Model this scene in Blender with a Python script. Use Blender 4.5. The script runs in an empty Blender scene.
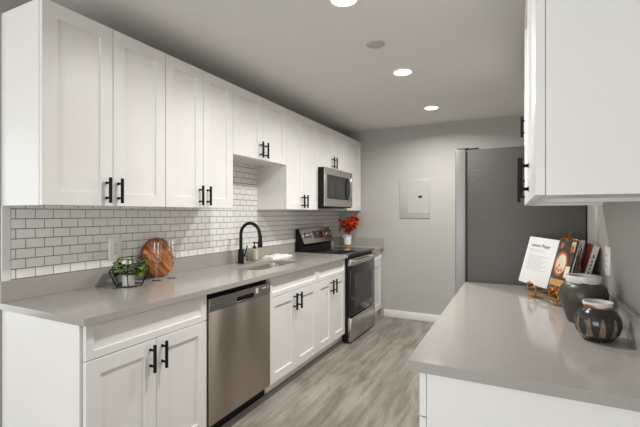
import bpy, bmesh, math, random
from mathutils import Vector, Matrix
random.seed(7)
S = bpy.context.scene
COL = S.collection
PI = math.pi

# ---------------------------------------------------------------- camera
cam_d = bpy.data.cameras.new('camera')
cam_d.sensor_width = 36.0
cam_d.lens = 392.3 / 640 * 36
cam_d.clip_start = 0.02
cam = bpy.data.objects.new('camera', cam_d)
COL.objects.link(cam)
cam.location = (2.188, -0.977, 1.336)
cam.rotation_euler = (PI / 2, 0, 0.464)
S.camera = cam

# ---------------------------------------------------------------- world, daylight, exposure
W = bpy.data.worlds.new('world')
S.world = W
W.use_nodes = True
W.node_tree.nodes['Background'].inputs[0].default_value = (0.93, 0.96, 1.0, 1)
W.node_tree.nodes['Background'].inputs[1].default_value = 1.2
vs = S.view_settings
vs.view_transform = 'Standard'
vs.look = 'None'
vs.exposure = 0.10
vs.gamma = 1.0
vs.use_curve_mapping = False


def area(name, loc, rot, sx, sy, power, color):
    l = bpy.data.lights.new(name, 'AREA')
    l.shape = 'RECTANGLE'
    l.size, l.size_y = sx, sy
    l.energy = power
    l.color = color
    o = bpy.data.objects.new(name, l)
    COL.objects.link(o)
    o.location = loc
    o.rotation_euler = rot
    return o


# added daylight at two invented, glassless windows behind the camera
area('added_daylight', (0.95, -3.78, 0.95), (PI / 2 - 0.12, 0, 0), 2.3, 1.6, 67.0, (0.96, 0.985, 1.0))
area('added_side_daylight', (-2.68, -1.9, 1.25), (PI / 2, 0, -PI / 2), 2.6, 2.1, 20.0, (0.96, 0.985, 1.0))
LAMP_POWER = 18.0

# ---------------------------------------------------------------- materials


def lin(c):
    r = []
    for v in c:
        v = v / 255.0
        r.append(v / 12.92 if v <= 0.04045 else ((v + 0.055) / 1.055) ** 2.4)
    return (*r, 1.0)


def mat(name, c, rough=0.5, metal=0.0, var=0.03, scale=6.0, bump=0.0, bscale=40.0, **kw):
    m = bpy.data.materials.new(name)
    m.use_nodes = True
    nt = m.node_tree
    b = nt.nodes['Principled BSDF']
    base = lin(c)
    tc = nt.nodes.new('ShaderNodeTexCoord')
    no = nt.nodes.new('ShaderNodeTexNoise')
    no.inputs['Scale'].default_value = scale
    no.inputs['Detail'].default_value = 4
    nt.links.new(tc.outputs['Object'], no.inputs['Vector'])
    ra = nt.nodes.new('ShaderNodeValToRGB')
    ra.color_ramp.elements[0].position = 0.3
    ra.color_ramp.elements[1].position = 0.7
    ra.color_ramp.elements[0].color = (*[v * (1 - var) for v in base[:3]], 1)
    ra.color_ramp.elements[1].color = (*[min(1, v * (1 + var)) for v in base[:3]], 1)
    nt.links.new(no.outputs['Fac'], ra.inputs['Fac'])
    nt.links.new(ra.outputs['Color'], b.inputs['Base Color'])
    b.inputs['Roughness'].default_value = rough
    b.inputs['Metallic'].default_value = metal
    if bump:
        n2 = nt.nodes.new('ShaderNodeTexNoise')
        n2.inputs['Scale'].default_value = bscale
        n2.inputs['Detail'].default_value = 3
        nt.links.new(tc.outputs['Object'], n2.inputs['Vector'])
        bp = nt.nodes.new('ShaderNodeBump')
        bp.inputs['Strength'].default_value = bump
        bp.inputs['Distance'].default_value = 0.002
        nt.links.new(n2.outputs['Fac'], bp.inputs['Height'])
        nt.links.new(bp.outputs['Normal'], b.inputs['Normal'])
    for k, v in kw.items():
        b.inputs[k].default_value = v
    return m


def steel(name, c, rough, axis, aniso=0.0):
    """brushed stainless: streaks along one axis"""
    m = mat(name, c, rough, 1.0, 0.0)
    nt = m.node_tree
    b = nt.nodes['Principled BSDF']
    tc = nt.nodes.new('ShaderNodeTexCoord')
    mp = nt.nodes.new('ShaderNodeMapping')
    s = [240, 240, 240]
    s[axis] = 2.0
    mp.inputs['Scale'].default_value = s
    no = nt.nodes.new('ShaderNodeTexNoise')
    no.inputs['Scale'].default_value = 1.0
    no.inputs['Detail'].default_value = 2
    nt.links.new(tc.outputs['Object'], mp.inputs['Vector'])
    nt.links.new(mp.outputs['Vector'], no.inputs['Vector'])
    mr = nt.nodes.new('ShaderNodeMapRange')
    mr.inputs['To Min'].default_value = rough * 0.95
    mr.inputs['To Max'].default_value = rough * 1.05
    nt.links.new(no.outputs['Fac'], mr.inputs['Value'])
    nt.links.new(mr.outputs['Result'], b.inputs['Roughness'])
    if aniso:
        b.inputs['Anisotropic'].default_value = aniso
        cv = nt.nodes.new('ShaderNodeCombineXYZ')
        cv.inputs[2].default_value = 1.0
        nt.links.new(cv.outputs[0], b.inputs['Tangent'])
    return m


M = {}
M['white'] = mat('cabinet_white', (233, 231, 227), 0.38, var=0.01)
M['wall'] = mat('wall_greige', (177, 175, 169), 0.75, var=0.015, bump=0.15, bscale=180)
M['ceil'] = mat('ceiling_paint', (228, 226, 220), 0.85, var=0.01, bump=0.1, bscale=160)
M['base'] = mat('baseboard_white', (232, 230, 226), 0.4, var=0.01)
M['counter'] = mat('quartz_greige', (166, 162, 155), 0.13, var=0.03, scale=90)
M['tile'] = mat('tile_glaze', (240, 238, 234), 0.16, var=0.025, scale=9)
M['grout'] = mat('grout_grey', (128, 123, 117), 0.9, var=0.05, scale=60)
M['bronze'] = mat('handle_black', (16, 14, 13), 0.5, 0.0, **{'Specular IOR Level': 0.2})
M['black'] = mat('matte_black', (13, 12, 12), 0.45, 0.0, **{'Specular IOR Level': 0.25})
M['steelv'] = steel('stainless_door', (176, 166, 154), 0.285, 1, 1.0)
M['steel'] = steel('stainless_plain', (190, 186, 180), 0.26, 1)
M['chrome'] = mat('polished_steel', (200, 197, 192), 0.18, 1.0)
M['sink'] = steel('sink_steel', (190, 187, 182), 0.28, 1)
M['blackglass'] = mat('black_glass', (16, 16, 17), 0.05, 0.0)
M['ovenglass'] = mat('oven_glass', (34, 33, 33), 0.07, 0.0)
M['darkgrey'] = mat('appliance_dark', (52, 50, 48), 0.45)
M['void'] = mat('gap_black', (12, 12, 12), 0.8)
M['fridgeside'] = mat('fridge_side_charcoal', (76, 73, 67), 0.36, 0.0, 0.10, 60, 1.0, 200)
M['fridgedoor'] = mat('fridge_door_silver', (140, 139, 135), 0.42, 0.3)
M['gasket'] = mat('gasket_black', (22, 21, 20), 0.7)
M['plate'] = mat('plastic_white', (246, 243, 236), 0.4)
M['slot'] = mat('slot_dark', (60, 56, 52), 0.6)
M['panelpaint'] = mat('panel_paint', (174, 172, 166), 0.6, var=0.01)
M['grey_cover'] = mat('grey_cover', (186, 184, 177), 0.6)
M['potwhite'] = mat('ceramic_white', (232, 229, 222), 0.35)
M['cork'] = mat('cork_tan', (176, 118, 62), 0.7, var=0.12, scale=60)
M['leaf'] = mat('leaf_green', (122, 150, 52), 0.45, var=0.35, scale=30)
M['leafshade'] = mat('leaf_shaded', (38, 62, 26), 0.5, var=0.3, scale=30)  # darker copy of the leaf green, shade put into the colour
M['soil'] = mat('soil', (52, 40, 30), 0.9, var=0.3, scale=120)
M['petal'] = mat('petal_orange_red', (222, 92, 30), 0.6, var=0.3, scale=25)
M['petalred'] = mat('petal_red', (186, 46, 18), 0.6, var=0.3, scale=25)
M['stem'] = mat('stem', (70, 60, 30), 0.7)
M['towel'] = mat('towel_white', (236, 233, 226), 0.95, var=0.02, bump=0.6, bscale=300)
M['soap'] = mat('soap_bottle', (176, 166, 148), 0.3, var=0.02)
M['label'] = mat('soap_label', (206, 200, 188), 0.6)
M['gold'] = mat('antique_gold', (176, 128, 62), 0.35, 0.85, 0.15, 60)
M['page'] = mat('paper', (232, 231, 229), 0.7, var=0.01)
M['ink'] = mat('ink_dark', (52, 50, 50), 0.8)
M['inkgrey'] = mat('ink_grey', (186, 184, 182), 0.8)
M['photodark'] = mat('photo_dark', (66, 58, 52), 0.35, var=0.6, scale=55)
M['photoorange'] = mat('photo_orange', (198, 96, 34), 0.35, var=0.4, scale=70)
M['photowhite'] = mat('photo_white', (226, 214, 196), 0.35, var=0.08, scale=40)
M['phototan'] = mat('photo_tan', (202, 152, 84), 0.35, var=0.12, scale=40)
M['bookgrey'] = mat('spine_grey', (196, 194, 188), 0.5, var=0.12, scale=90)
M['bookred'] = mat('cover_red', (150, 52, 26), 0.4, var=0.6, scale=40)
M['bookdark'] = mat('cover_dark', (60, 52, 46), 0.45, var=0.3)
M['bookyellow'] = mat('cover_yellow', (206, 160, 74), 0.5, var=0.1)
M['bookcream'] = mat('cover_cream', (214, 190, 158), 0.45, var=0.25, scale=40)
M['stone'] = mat('stoneware_dark', (66, 60, 55), 0.36, var=0.12, scale=30, bump=0.25, bscale=60)
M['glaze'] = mat('glaze_white', (208, 204, 198), 0.25, var=0.08, scale=30)
M['glazebrown'] = mat('glaze_brown', (150, 104, 62), 0.4, var=0.3, scale=60)
M['potdark'] = mat('pot_dark_glaze', (48, 45, 42), 0.17, var=0.15, scale=30)
M['potleaf'] = mat('pot_panel_tan', (116, 100, 84), 0.3, var=0.25, scale=50)
M['vinyl'] = mat('vinyl_base', (112, 107, 100), 0.6)
M['display'] = mat('display_dark', (46, 42, 38), 0.15)
M['print'] = mat('panel_print', (205, 203, 198), 0.5)
M['greymark'] = mat('burner_mark', (70, 69, 68), 0.2)

g = bpy.data.materials.new('clear_glass')
g.use_nodes = True
gb = g.node_tree.nodes['Principled BSDF']
gb.inputs['Transmission Weight'].default_value = 1.0
gb.inputs['Roughness'].default_value = 0.0
gb.inputs['IOR'].default_value = 1.45
gb.inputs['Base Color'].default_value = (0.97, 0.98, 0.97, 1)
M['glass'] = g

e = bpy.data.materials.new('lamp_lens')
e.use_nodes = True
eb = e.node_tree.nodes['Principled BSDF']
eb.inputs['Base Color'].default_value = (1, 1, 1, 1)
eb.inputs['Emission Color'].default_value = (1.0, 0.96, 0.88, 1)
eb.inputs['Emission Strength'].default_value = 6.0
M['lens'] = e


def floor_mat():
    m = bpy.data.materials.new('vinyl_plank')
    m.use_nodes = True
    nt = m.node_tree
    L = nt.links.new
    N = nt.nodes.new
    b = nt.nodes['Principled BSDF']
    tc = N('ShaderNodeTexCoord')
    sp = N('ShaderNodeSeparateXYZ')
    L(tc.outputs['Object'], sp.inputs[0])
    cb = N('ShaderNodeCombineXYZ')
    L(sp.outputs['Y'], cb.inputs['X'])
    L(sp.outputs['X'], cb.inputs['Y'])
    br = N('ShaderNodeTexBrick')
    br.offset = 0.37
    br.inputs['Scale'].default_value = 1.0
    br.inputs['Brick Width'].default_value = 1.22
    br.inputs['Row Height'].default_value = 0.18
    br.inputs['Mortar Size'].default_value = 0.0012
    br.inputs['Mortar Smooth'].default_value = 0.3
    br.inputs['Bias'].default_value = 0.0
    br.inputs['Color1'].default_value = lin((152, 144, 135))
    br.inputs['Color2'].default_value = lin((136, 129, 121))
    br.inputs['Mortar'].default_value = lin((108, 101, 94))
    L(cb.outputs[0], br.inputs['Vector'])
    # long grain and cathedral blotches that follow the boards
    mp = N('ShaderNodeMapping')
    mp.inputs['Scale'].default_value = (32, 2.2, 1)
    L(tc.outputs['Object'], mp.inputs['Vector'])
    n1 = N('ShaderNodeTexNoise')
    n1.inputs['Scale'].default_value = 1.0
    n1.inputs['Detail'].default_value = 6
    n1.inputs['Distortion'].default_value = 0.6
    L(mp.outputs[0], n1.inputs['Vector'])
    r1 = N('ShaderNodeValToRGB')
    r1.color_ramp.elements[0].position = 0.32
    r1.color_ramp.elements[0].color = (0.70, 0.69, 0.68, 1)
    r1.color_ramp.elements[1].position = 0.66
    r1.color_ramp.elements[1].color = (1.10, 1.10, 1.10, 1)
    L(n1.outputs['Fac'], r1.inputs[0])
    mp2 = N('ShaderNodeMapping')
    mp2.inputs['Scale'].default_value = (10, 1.9, 1)
    L(tc.outputs['Object'], mp2.inputs['Vector'])
    n2 = N('ShaderNodeTexNoise')
    n2.inputs['Scale'].default_value = 1.0
    n2.inputs['Detail'].default_value = 3
    n2.inputs['Distortion'].default_value = 1.2
    L(mp2.outputs[0], n2.inputs['Vector'])
    r2 = N('ShaderNodeValToRGB')
    r2.color_ramp.elements[0].position = 0.3
    r2.color_ramp.elements[0].color = (0.56, 0.55, 0.53, 1)
    r2.color_ramp.elements[1].position = 0.62
    r2.color_ramp.elements[1].color = (1.08, 1.08, 1.08, 1)
    L(n2.outputs['Fac'], r2.inputs[0])
    m1 = N('ShaderNodeMixRGB')
    m1.blend_type = 'MULTIPLY'
    m1.inputs[0].default_value = 0.8
    L(br.outputs['Color'], m1.inputs[1])
    L(r1.outputs[0], m1.inputs[2])
    m2 = N('ShaderNodeMixRGB')
    m2.blend_type = 'MULTIPLY'
    m2.inputs[0].default_value = 0.8
    L(m1.outputs[0], m2.inputs[1])
    L(r2.outputs[0], m2.inputs[2])
    L(m2.outputs[0], b.inputs['Base Color'])
    b.inputs['Roughness'].default_value = 0.42
    bp = N('ShaderNodeBump')
    bp.inputs['Strength'].default_value = 0.2
    bp.inputs['Distance'].default_value = 0.001
    L(n1.outputs['Fac'], bp.inputs['Height'])
    L(bp.outputs[0], b.inputs['Normal'])
    return m


def wood_mat():
    m = bpy.data.materials.new('striped_wood')
    m.use_nodes = True
    nt = m.node_tree
    L = nt.links.new
    N = nt.nodes.new
    b = nt.nodes['Principled BSDF']
    tc = N('ShaderNodeTexCoord')
    mp = N('ShaderNodeMapping')
    mp.inputs['Rotation'].default_value = (math.radians(48), 0, 0)
    L(tc.outputs['Object'], mp.inputs['Vector'])
    sp = N('ShaderNodeSeparateXYZ')
    L(mp.outputs[0], sp.inputs[0])
    ma = N('ShaderNodeMath')
    ma.operation = 'MULTIPLY'
    ma.inputs[1].default_value = 74
    L(sp.outputs['Z'], ma.inputs[0])
    fl = N('ShaderNodeMath')
    fl.operation = 'FLOOR'
    L(ma.outputs[0], fl.inputs[0])
    wn = N('ShaderNodeTexWhiteNoise')
    wn.noise_dimensions = '1D'
    L(fl.outputs[0], wn.inputs['W'])
    r = N('ShaderNodeValToRGB')
    r.color_ramp.elements[0].color = lin((132, 66, 26))
    r.color_ramp.elements[1].color = lin((202, 142, 84))
    el = r.color_ramp.elements.new(0.55)
    el.color = lin((168, 92, 38))
    L(wn.outputs['Value'], r.inputs[0])
    gm = N('ShaderNodeMapping')
    gm.inputs['Scale'].default_value = (20, 8, 160)
    L(mp.outputs[0], gm.inputs['Vector'])
    no = N('ShaderNodeTexNoise')
    no.inputs['Scale'].default_value = 1
    L(gm.outputs[0], no.inputs['Vector'])
    mx = N('ShaderNodeMixRGB')
    mx.blend_type = 'MULTIPLY'
    mx.inputs[0].default_value = 0.25
    L(r.outputs[0], mx.inputs[1])
    L(no.outputs['Fac'], mx.inputs[2])
    L(mx.outputs[0], b.inputs['Base Color'])
    b.inputs['Roughness'].default_value = 0.4
    return m


M['floor'] = floor_mat()
M['wood'] = wood_mat()
M['woodrim'] = mat('wood_bark_rim', (120, 52, 26), 0.5, var=0.2, scale=40)

# ---------------------------------------------------------------- mesh helpers


class MB:
    def __init__(self):
        self.bm = bmesh.new()

    def box(self, a, b, bev=0.0, seg=1, mtx=None):
        t = bmesh.new()
        r = bmesh.ops.create_cube(t, size=1.0)
        for v in t.verts:
            v.co = Vector([(a[i] + b[i]) / 2 + v.co[i] * (b[i] - a[i]) for i in range(3)])
        if bev:
            bmesh.ops.bevel(t, geom=t.edges[:], offset=bev, segments=seg, profile=0.5, affect='EDGES')
        self._add(t, mtx)
        return self

    def _add(self, t, mtx=None):
        if mtx is not None:
            bmesh.ops.transform(t, matrix=mtx, verts=t.verts[:])
        me = bpy.data.meshes.new('tmp')
        t.to_mesh(me)
        t.free()
        self.bm.from_mesh(me)
        bpy.data.meshes.remove(me)

    def tube(self, pts, rad, n=10, closed=False, caps=True):
        pts = [Vector(p) for p in pts]
        k = len(pts)
        rr = rad if isinstance(rad, (list, tuple)) else [rad] * k
        t = bmesh.new()
        rings = []
        up = None
        for i, p in enumerate(pts):
            if closed:
                d = (pts[(i + 1) % k] - pts[i - 1])
            else:
                d = pts[min(i + 1, k - 1)] - pts[max(i - 1, 0)]
            d.normalize()
            if up is None:
                up = Vector((0, 0, 1)) if abs(d.z) < 0.9 else Vector((1, 0, 0))
            s = d.cross(up).normalized()
            up = s.cross(d).normalized()
            rings.append([t.verts.new(p + rr[i] * (math.cos(2 * PI * j / n) * s + math.sin(2 * PI * j / n) * up)) for j in range(n)])
        m = k if closed else k - 1
        for i in range(m):
            a, b = rings[i], rings[(i + 1) % k]
            for j in range(n):
                t.faces.new((a[j], a[(j + 1) % n], b[(j + 1) % n], b[j]))
        if caps and not closed:
            t.faces.new(rings[0][::-1])
            t.faces.new(rings[-1])
        bmesh.ops.recalc_face_normals(t, faces=t.faces[:])
        self._add(t)
        return self

    def lathe(self, prof, n=32, center=(0, 0, 0), mtx=None):
        """prof: (r, z) list; r = 0 closes to the axis"""
        t = bmesh.new()
        rings = []
        for r, z in prof:
            if r < 1e-6:
                rings.append([t.verts.new((0, 0, z))])
            else:
                rings.append([t.verts.new((r * math.cos(2 * PI * j / n), r * math.sin(2 * PI * j / n), z)) for j in range(n)])
        for a, b in zip(rings, rings[1:]):
            if len(a) == 1 and len(b) == 1:
                continue
            for j in range(n):
                q = (j + 1) % n
                if len(a) == 1:
                    t.faces.new((a[0], b[q], b[j]))
                elif len(b) == 1:
                    t.faces.new((a[j], a[q], b[0]))
                else:
                    t.faces.new((a[j], a[q], b[q], b[j]))
        bmesh.ops.recalc_face_normals(t, faces=t.faces[:])
        m = Matrix.Translation(center)
        if mtx is not None:
            m = m @ mtx
        self._add(t, m)
        return self

    def slab(self, outline, z0, z1, hole=None, bev=0.0):
        """flat prism from an xy outline, with an optional hole"""
        t = bmesh.new()
        edges = []
        for loop in [outline] + ([hole] if hole else []):
            vsx = [t.verts.new((p[0], p[1], z1)) for p in loop]
            for i in range(len(vsx)):
                edges.append(t.edges.new((vsx[i], vsx[(i + 1) % len(vsx)])))
        bmesh.ops.triangle_fill(t, use_beauty=True, use_dissolve=False, edges=edges)
        bmesh.ops.dissolve_limit(t, angle_limit=0.01, verts=t.verts[:], edges=t.edges[:]) if not hole else None
        f = t.faces[:]
        r = bmesh.ops.extrude_face_region(t, geom=f)
        for v in [x for x in r['geom'] if isinstance(x, bmesh.types.BMVert)]:
            v.co.z = z0
        bmesh.ops.recalc_face_normals(t, faces=t.faces[:])
        if bev:
            es = [x for x in t.edges if len(x.link_faces) == 2 and x.calc_face_angle(0) > 1.0]
            bmesh.ops.bevel(t, geom=es, offset=bev, segments=2, profile=0.5, affect='EDGES')
        self._add(t)
        return self

    def poly(self, pts, thick, nrm):
        """thin plate from coplanar 3-D points, thickened along nrm"""
        t = bmesh.new()
        a = [t.verts.new(Vector(p)) for p in pts]
        b = [t.verts.new(Vector(p) + Vector(nrm) * thick) for p in pts]
        t.faces.new(a[::-1])
        t.faces.new(b)
        for i in range(len(a)):
            j = (i + 1) % len(a)
            t.faces.new((a[i], a[j], b[j], b[i]))
        bmesh.ops.recalc_face_normals(t, faces=t.faces[:])
        self._add(t)
        return self

    def build(self, name, m, smooth=40):
        bm = self.bm
        ang = math.radians(smooth)
        for f in bm.faces:
            f.smooth = True
        for ed in bm.edges:
            if len(ed.link_faces) == 2 and ed.calc_face_angle(0) > ang:
                ed.smooth = False
        me = bpy.data.meshes.new(name)
        bm.to_mesh(me)
        bm.free()
        me.materials.append(m)
        o = bpy.data.objects.new(name, me)
        COL.objects.link(o)
        return o


ORG = {}


def thing(name, label, cat, loc=(0, 0, 0), group=None, rotz=0.0):
    o = bpy.data.objects.new(name, None)
    o.empty_display_size = 0.05
    COL.objects.link(o)
    o.location = loc
    o.rotation_euler = (0, 0, rotz)
    o['label'] = label
    o['category'] = cat
    if group:
        o['group'] = group
    ORG[o.name] = (Vector(loc), rotz)
    return o


def part(mb, name, m, parent, label=None, world=True, smooth=40):
    o = mb.build(name, m, smooth)
    org, rz = ORG[parent.name]
    if world:
        o.data.transform(Matrix.Rotation(-rz, 4, 'Z') @ Matrix.Translation(-org))
    o.parent = parent
    ORG[o.name] = (org, rz)
    if label:
        o['label'] = label
    return o


def single(mb, name, m, label, cat, org, group=None, smooth=40):
    """a thing that is one mesh; geometry given in world space, origin at its base"""
    o = mb.build(name, m, smooth)
    o.data.transform(Matrix.Translation(-Vector(org)))
    o.location = org
    o['label'] = label
    o['category'] = cat
    if group:
        o['group'] = group
    return o


def struct(mb, name, m, smooth=40):
    o = mb.build(name, m, smooth)
    o['kind'] = 'structure'
    ORG[o.name] = (Vector((0, 0, 0)), 0.0)
    return o


# ---------------------------------------------------------------- room shell
XR, YD, YN, H = 2.54, 3.965, -3.7, 2.44
XL = -2.6        # invented, unseen dining area for daylight opens to the left, this side of the tiled wall
struct(MB().box((XL - 0.1, YN - 0.1, -0.06), (XR + 0.1, YD + 0.1, 0)), 'floor', M['floor'])
struct(MB().box((XL - 0.1, YN - 0.1, H), (XR + 0.1, YD + 0.1, H + 0.08)), 'ceiling', M['ceil'])
struct(MB().box((XL - 0.1, 0, 0), (0, YD + 0.1, H)), 'wall_left', M['wall'])
struct(MB().box((XR, YN - 0.1, 0), (XR + 0.1, YD + 0.1, H)), 'wall_right', M['wall'])
struct(MB().box((0, YD, 0), (XR, YD + 0.1, H)), 'wall_back', M['wall'])


def pierced(name, to_w, a0, a1, w0, w1, z0, z1):
    """wall with one window opening; to_w maps (along, depth, z) to the world"""
    mb = MB()
    for p, q in (((a0, 0, 0), (a1, 0.1, z0)), ((a0, 0, z1), (a1, 0.1, H)), ((a0, 0, z0), (w0, 0.1, z1)), ((w1, 0, z0), (a1, 0.1, z1))):
        P, Q = to_w(*p), to_w(*q)
        mb.box([min(i, j) for i, j in zip(P, Q)], [max(i, j) for i, j in zip(P, Q)])
    return struct(mb, name, M['wall'])


def window(name, to_w, w0, w1, z0, z1):  # frame of an invented, unseen window without glass
    mb = MB()
    for p, q in (((w0, 0.03, z0), (w0 + 0.06, 0.08, z1)), ((w1 - 0.06, 0.03, z0), (w1, 0.08, z1)), (((w0 + w1) / 2 - 0.03, 0.03, z0 + 0.06), ((w0 + w1) / 2 + 0.03, 0.08, z1 - 0.06)),
                 ((w0 + 0.06, 0.03, z0), (w1 - 0.06, 0.08, z0 + 0.06)), ((w0 + 0.06, 0.03, z1 - 0.06), (w1 - 0.06, 0.08, z1))):
        P, Q = to_w(*p), to_w(*q)
        mb.box([min(i, j) for i, j in zip(P, Q)], [max(i, j) for i, j in zip(P, Q)], 0.003)
    return struct(mb, name, M['base'])


fw_ = lambda a, d, z: (a, YN - d, z)
sw_ = lambda a, d, z: (XL - d, a, z)
pierced('wall_front', fw_, XL - 0.1, XR, -0.25, 2.15, 0.12, 2.2)
window('added_window_1', fw_, -0.25, 2.15, 0.12, 2.2)  # invented window out of view, added to let daylight in
pierced('wall_side', sw_, YN, 0, -3.25, -0.55, 0.15, 2.3)
window('added_window_2', sw_, -3.25, -0.55, 0.15, 2.3)  # second invented window, unseen, added for side daylight


def baseboard(a, b, name):
    return struct(MB().box(a, b, 0.004, 2), name, M['base'])


baseboard((0.645, YD - 0.016, 0), (1.86, YD, 0.092), 'baseboard_back')
baseboard((XL, -0.016, 0), (0.0, 0.0, 0.092), 'baseboard_left')
struct(MB().box((0.5815, 0.027, 0), (0.589, 2.742, 0.044), 0.002), 'trim_3', M['vinyl'])
baseboard((XR - 0.016, YN, 0), (XR, 0.15, 0.092), 'baseboard_right')
struct(MB().box((0, 0.010, 0.914), (0.010, 0.047, 1.3728), 0.0015), 'trim_1', M['base'])

# ---------------------------------------------------------------- tiled backsplash
TW, TH, G = 0.0868, 0.0490, 0.0042


def tiled(name, y0, y1, z0, z1, zref, yref):
    mb = MB()
    t = bmesh.new()

    def tile(a, b, c, d):
        x0, x1, bv = 0.004, 0.0085, 0.0018
        q = [t.verts.new(p) for p in ((x0, a, c), (x0, b, c), (x0, b, d), (x0, a, d))]
        r = [t.verts.new(p) for p in ((x1 - .001, a, c), (x1 - .001, b, c), (x1 - .001, b, d), (x1 - .001, a, d))]
        s = [t.verts.new(p) for p in ((x1, a + bv, c + bv), (x1, b - bv, c + bv), (x1, b - bv, d - bv), (x1, a + bv, d - bv))]
        for u, w in ((q, r), (r, s)):
            for i in range(4):
                t.faces.new((u[i], u[(i + 1) % 4], w[(i + 1) % 4], w[i]))
        t.faces.new(s)
    k0 = math.floor((z0 - zref) / TH)
    k = k0
    while zref + k * TH < z1 - 0.004:
        za, zb = max(z0, zref + k * TH + G / 2), min(z1, zref + (k + 1) * TH - G / 2)
        if zb - za > 0.005:
            off = yref + (0 if k % 2 else TW / 2)
            j = math.floor((y0 - off) / TW)
            while off + j * TW < y1:
                ya, yb = max(y0, off + j * TW + G / 2), min(y1, off + (j + 1) * TW - G / 2)
                if yb - ya > 0.006:
                    tile(ya, yb, za, zb)
                j += 1
        k += 1
    mb._add(t)
    return mb


tb = struct(MB().box((0, 0.047, 0.914), (0.0055, YD, 2.0)), 'trim_2', M['grout'])
tl = tiled('tiles', 0.0485, YD - 0.001, 1.0165, 2.0, 1.310, 0.0693 + TW / 2).build('tiles', M['tile'], 20)
tl.parent = tb

# ---------------------------------------------------------------- cabinets


def panel_door(mb, O, wdir, ndir, w, h, t=0.019, rail=0.066, dep=0.009, inset=True):
    """shaker front. O lower corner of the back plane, wdir along width, ndir outwards"""
    t_ = bmesh.new()
    wv, nv, zv = Vector(wdir), Vector(ndir), Vector((0, 0, 1))
    O = Vector(O)

    def P(u, v, n):
        return t_.verts.new(O + wv * u + zv * v + nv * n)

    def ring(m, n):
        return [P(m, m, n), P(w - m, m, n), P(w - m, h - m, n), P(m, h - m, n)]

    seq = [ring(0, 0), ring(0, t - 0.0015), ring(0.0015, t)]
    if inset:
        seq += [ring(rail, t), ring(rail + 0.0015, t - dep)]
    for a, b in zip(seq, seq[1:]):
        for i in range(4):
            j = (i + 1) % 4
            t_.faces.new((a[i], a[j], b[j], b[i]))
    t_.faces.new(seq[-1])
    t_.faces.new(seq[0][::-1])
    bmesh.ops.recalc_face_normals(t_, faces=t_.faces[:])
    mb._add(t_)
    return mb


def bar_handle(x, y, z0, z1, n, name_parent, so=0.032):
    """vertical bar pull in front of a face at x, pointing along n (+1 / -1)"""
    mb = MB()
    xb = x + n * so
    mb.tube([(xb, y, z0), (xb, y, z1)], 0.0080, 12)
    c = (z0 + z1) / 2
    for dz in (-0.038, 0.038):
        mb.tube([(x, y, c + dz), (xb, y, c + dz)], 0.0056, 8)
        mb.tube([(x, y, c + dz), (x + n * 0.003, y, c + dz)], 0.0075, 8)
    return part(mb, 'handle', M['bronze'], name_parent)


GAP = 0.0015


def wall_cab(label, y0, y1, z0, z1, doors, side=1, xw=None, xf=None, group=None, handles='bottom', stile=None):
    """doors: list of (ya, yb, handle_y or None)"""
    n = side
    if n > 0:
        xw, xf = 0.0, 0.3095
        org = (0.15, (y0 + y1) / 2, z0)
    else:
        xw, xf = XR, xf or 2.243
        org = ((xw + xf) / 2, (y0 + y1) / 2, z0)
    t = thing('wall_cabinet', label, 'cabinet', org, group)
    if n > 0:
        body = MB()
        # carcass with a recessed underside
        body.box((xw, y0 + GAP / 2, z0), (xf, y0 + 0.017, z1), 0.0008).box((xw, y1 - 0.017, z0), (xf, y1 - GAP / 2, z1), 0.0008)
        body.box((xw, y0 + 0.017, z0 + 0.012), (xf, y1 - 0.017, z0 + 0.028)).box((xw, y0 + 0.017, z1 - 0.016), (xf, y1 - 0.017, z1))
        body.box((xf - 0.019, y0 + 0.017, z0), (xf, y1 - 0.017, z0 + 0.03))
        body.box((xw, y0 + 0.017, z0 + 0.028), (xw + 0.006, y1 - 0.017, z1 - 0.016))
    else:
        body = MB()
        body.box((xf, y0 + GAP / 2, z0), (xw, y0 + 0.017, z1), 0.0008).box((xf, y1 - 0.017, z0), (xw, y1 - GAP / 2, z1), 0.0008)
        body.box((xf, y0 + 0.017, z0 + 0.012), (xw, y1 - 0.017, z0 + 0.028)).box((xf, y0 + 0.017, z1 - 0.016), (xw, y1 - 0.017, z1))
        body.box((xf, y0 + 0.017, z0), (xf + 0.019, y1 - 0.017, z0 + 0.03))
        body.box((xw - 0.006, y0 + 0.017, z0 + 0.028), (xw, y1 - 0.017, z1 - 0.016))
    part(body, 'body', M['white'], t)
    for ya, yb, hy in doors:
        xo = xf + n * (0.003 if n > 0 else 0.0012)
        th = 0.019 if n > 0 else 0.0175
        d = part(panel_door(MB(), (xo, ya + GAP, z0 + 0.001), (0, 1, 0), (n, 0, 0), yb - ya - 2 * GAP, z1 - z0 - 0.002, t=th), 'door', M['white'], t)
        if hy is not None:
            bar_handle(xo + n * th, hy, z0 + 0.016, z0 + 0.144, n, d, 0.032 if n > 0 else 0.025)
    return t


ZU0, ZU1 = 1.373, 2.286
LU = 'upper cabinets over the sink run'
wall_cab('white two-door wall cabinet nearest the camera on the left, above the round wooden board', 0.012, 0.691, ZU0, ZU1,
         [(0.012, 0.353, 0.316), (0.353, 0.691, 0.382)], group=LU)
wall_cab('tall white two-door wall cabinet just before the short one above the sink', 0.692, 1.310, ZU0, ZU1,
         [(0.692, 1.004, 0.968), (1.004, 1.310, 1.040)], group=LU)
wall_cab('short white two-door wall cabinet over the faucet and sink', 1.311, 2.056, 1.772, ZU1,
         [(1.311, 1.684, 1.648), (1.684, 2.056, 1.720)], group=LU)
wall_cab('white two-door wall cabinet between the short sink cabinet and the microwave', 2.057, 2.686, ZU0, ZU1,
         [(2.057, 2.372, 2.336), (2.372, 2.686, 2.408)], group=LU)
wall_cab('short white two-door wall cabinet directly above the microwave', 2.687, 3.452, 1.826, ZU1,
         [(2.687, 3.070, 3.034), (3.070, 3.452, 3.106)], group=LU)
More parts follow.
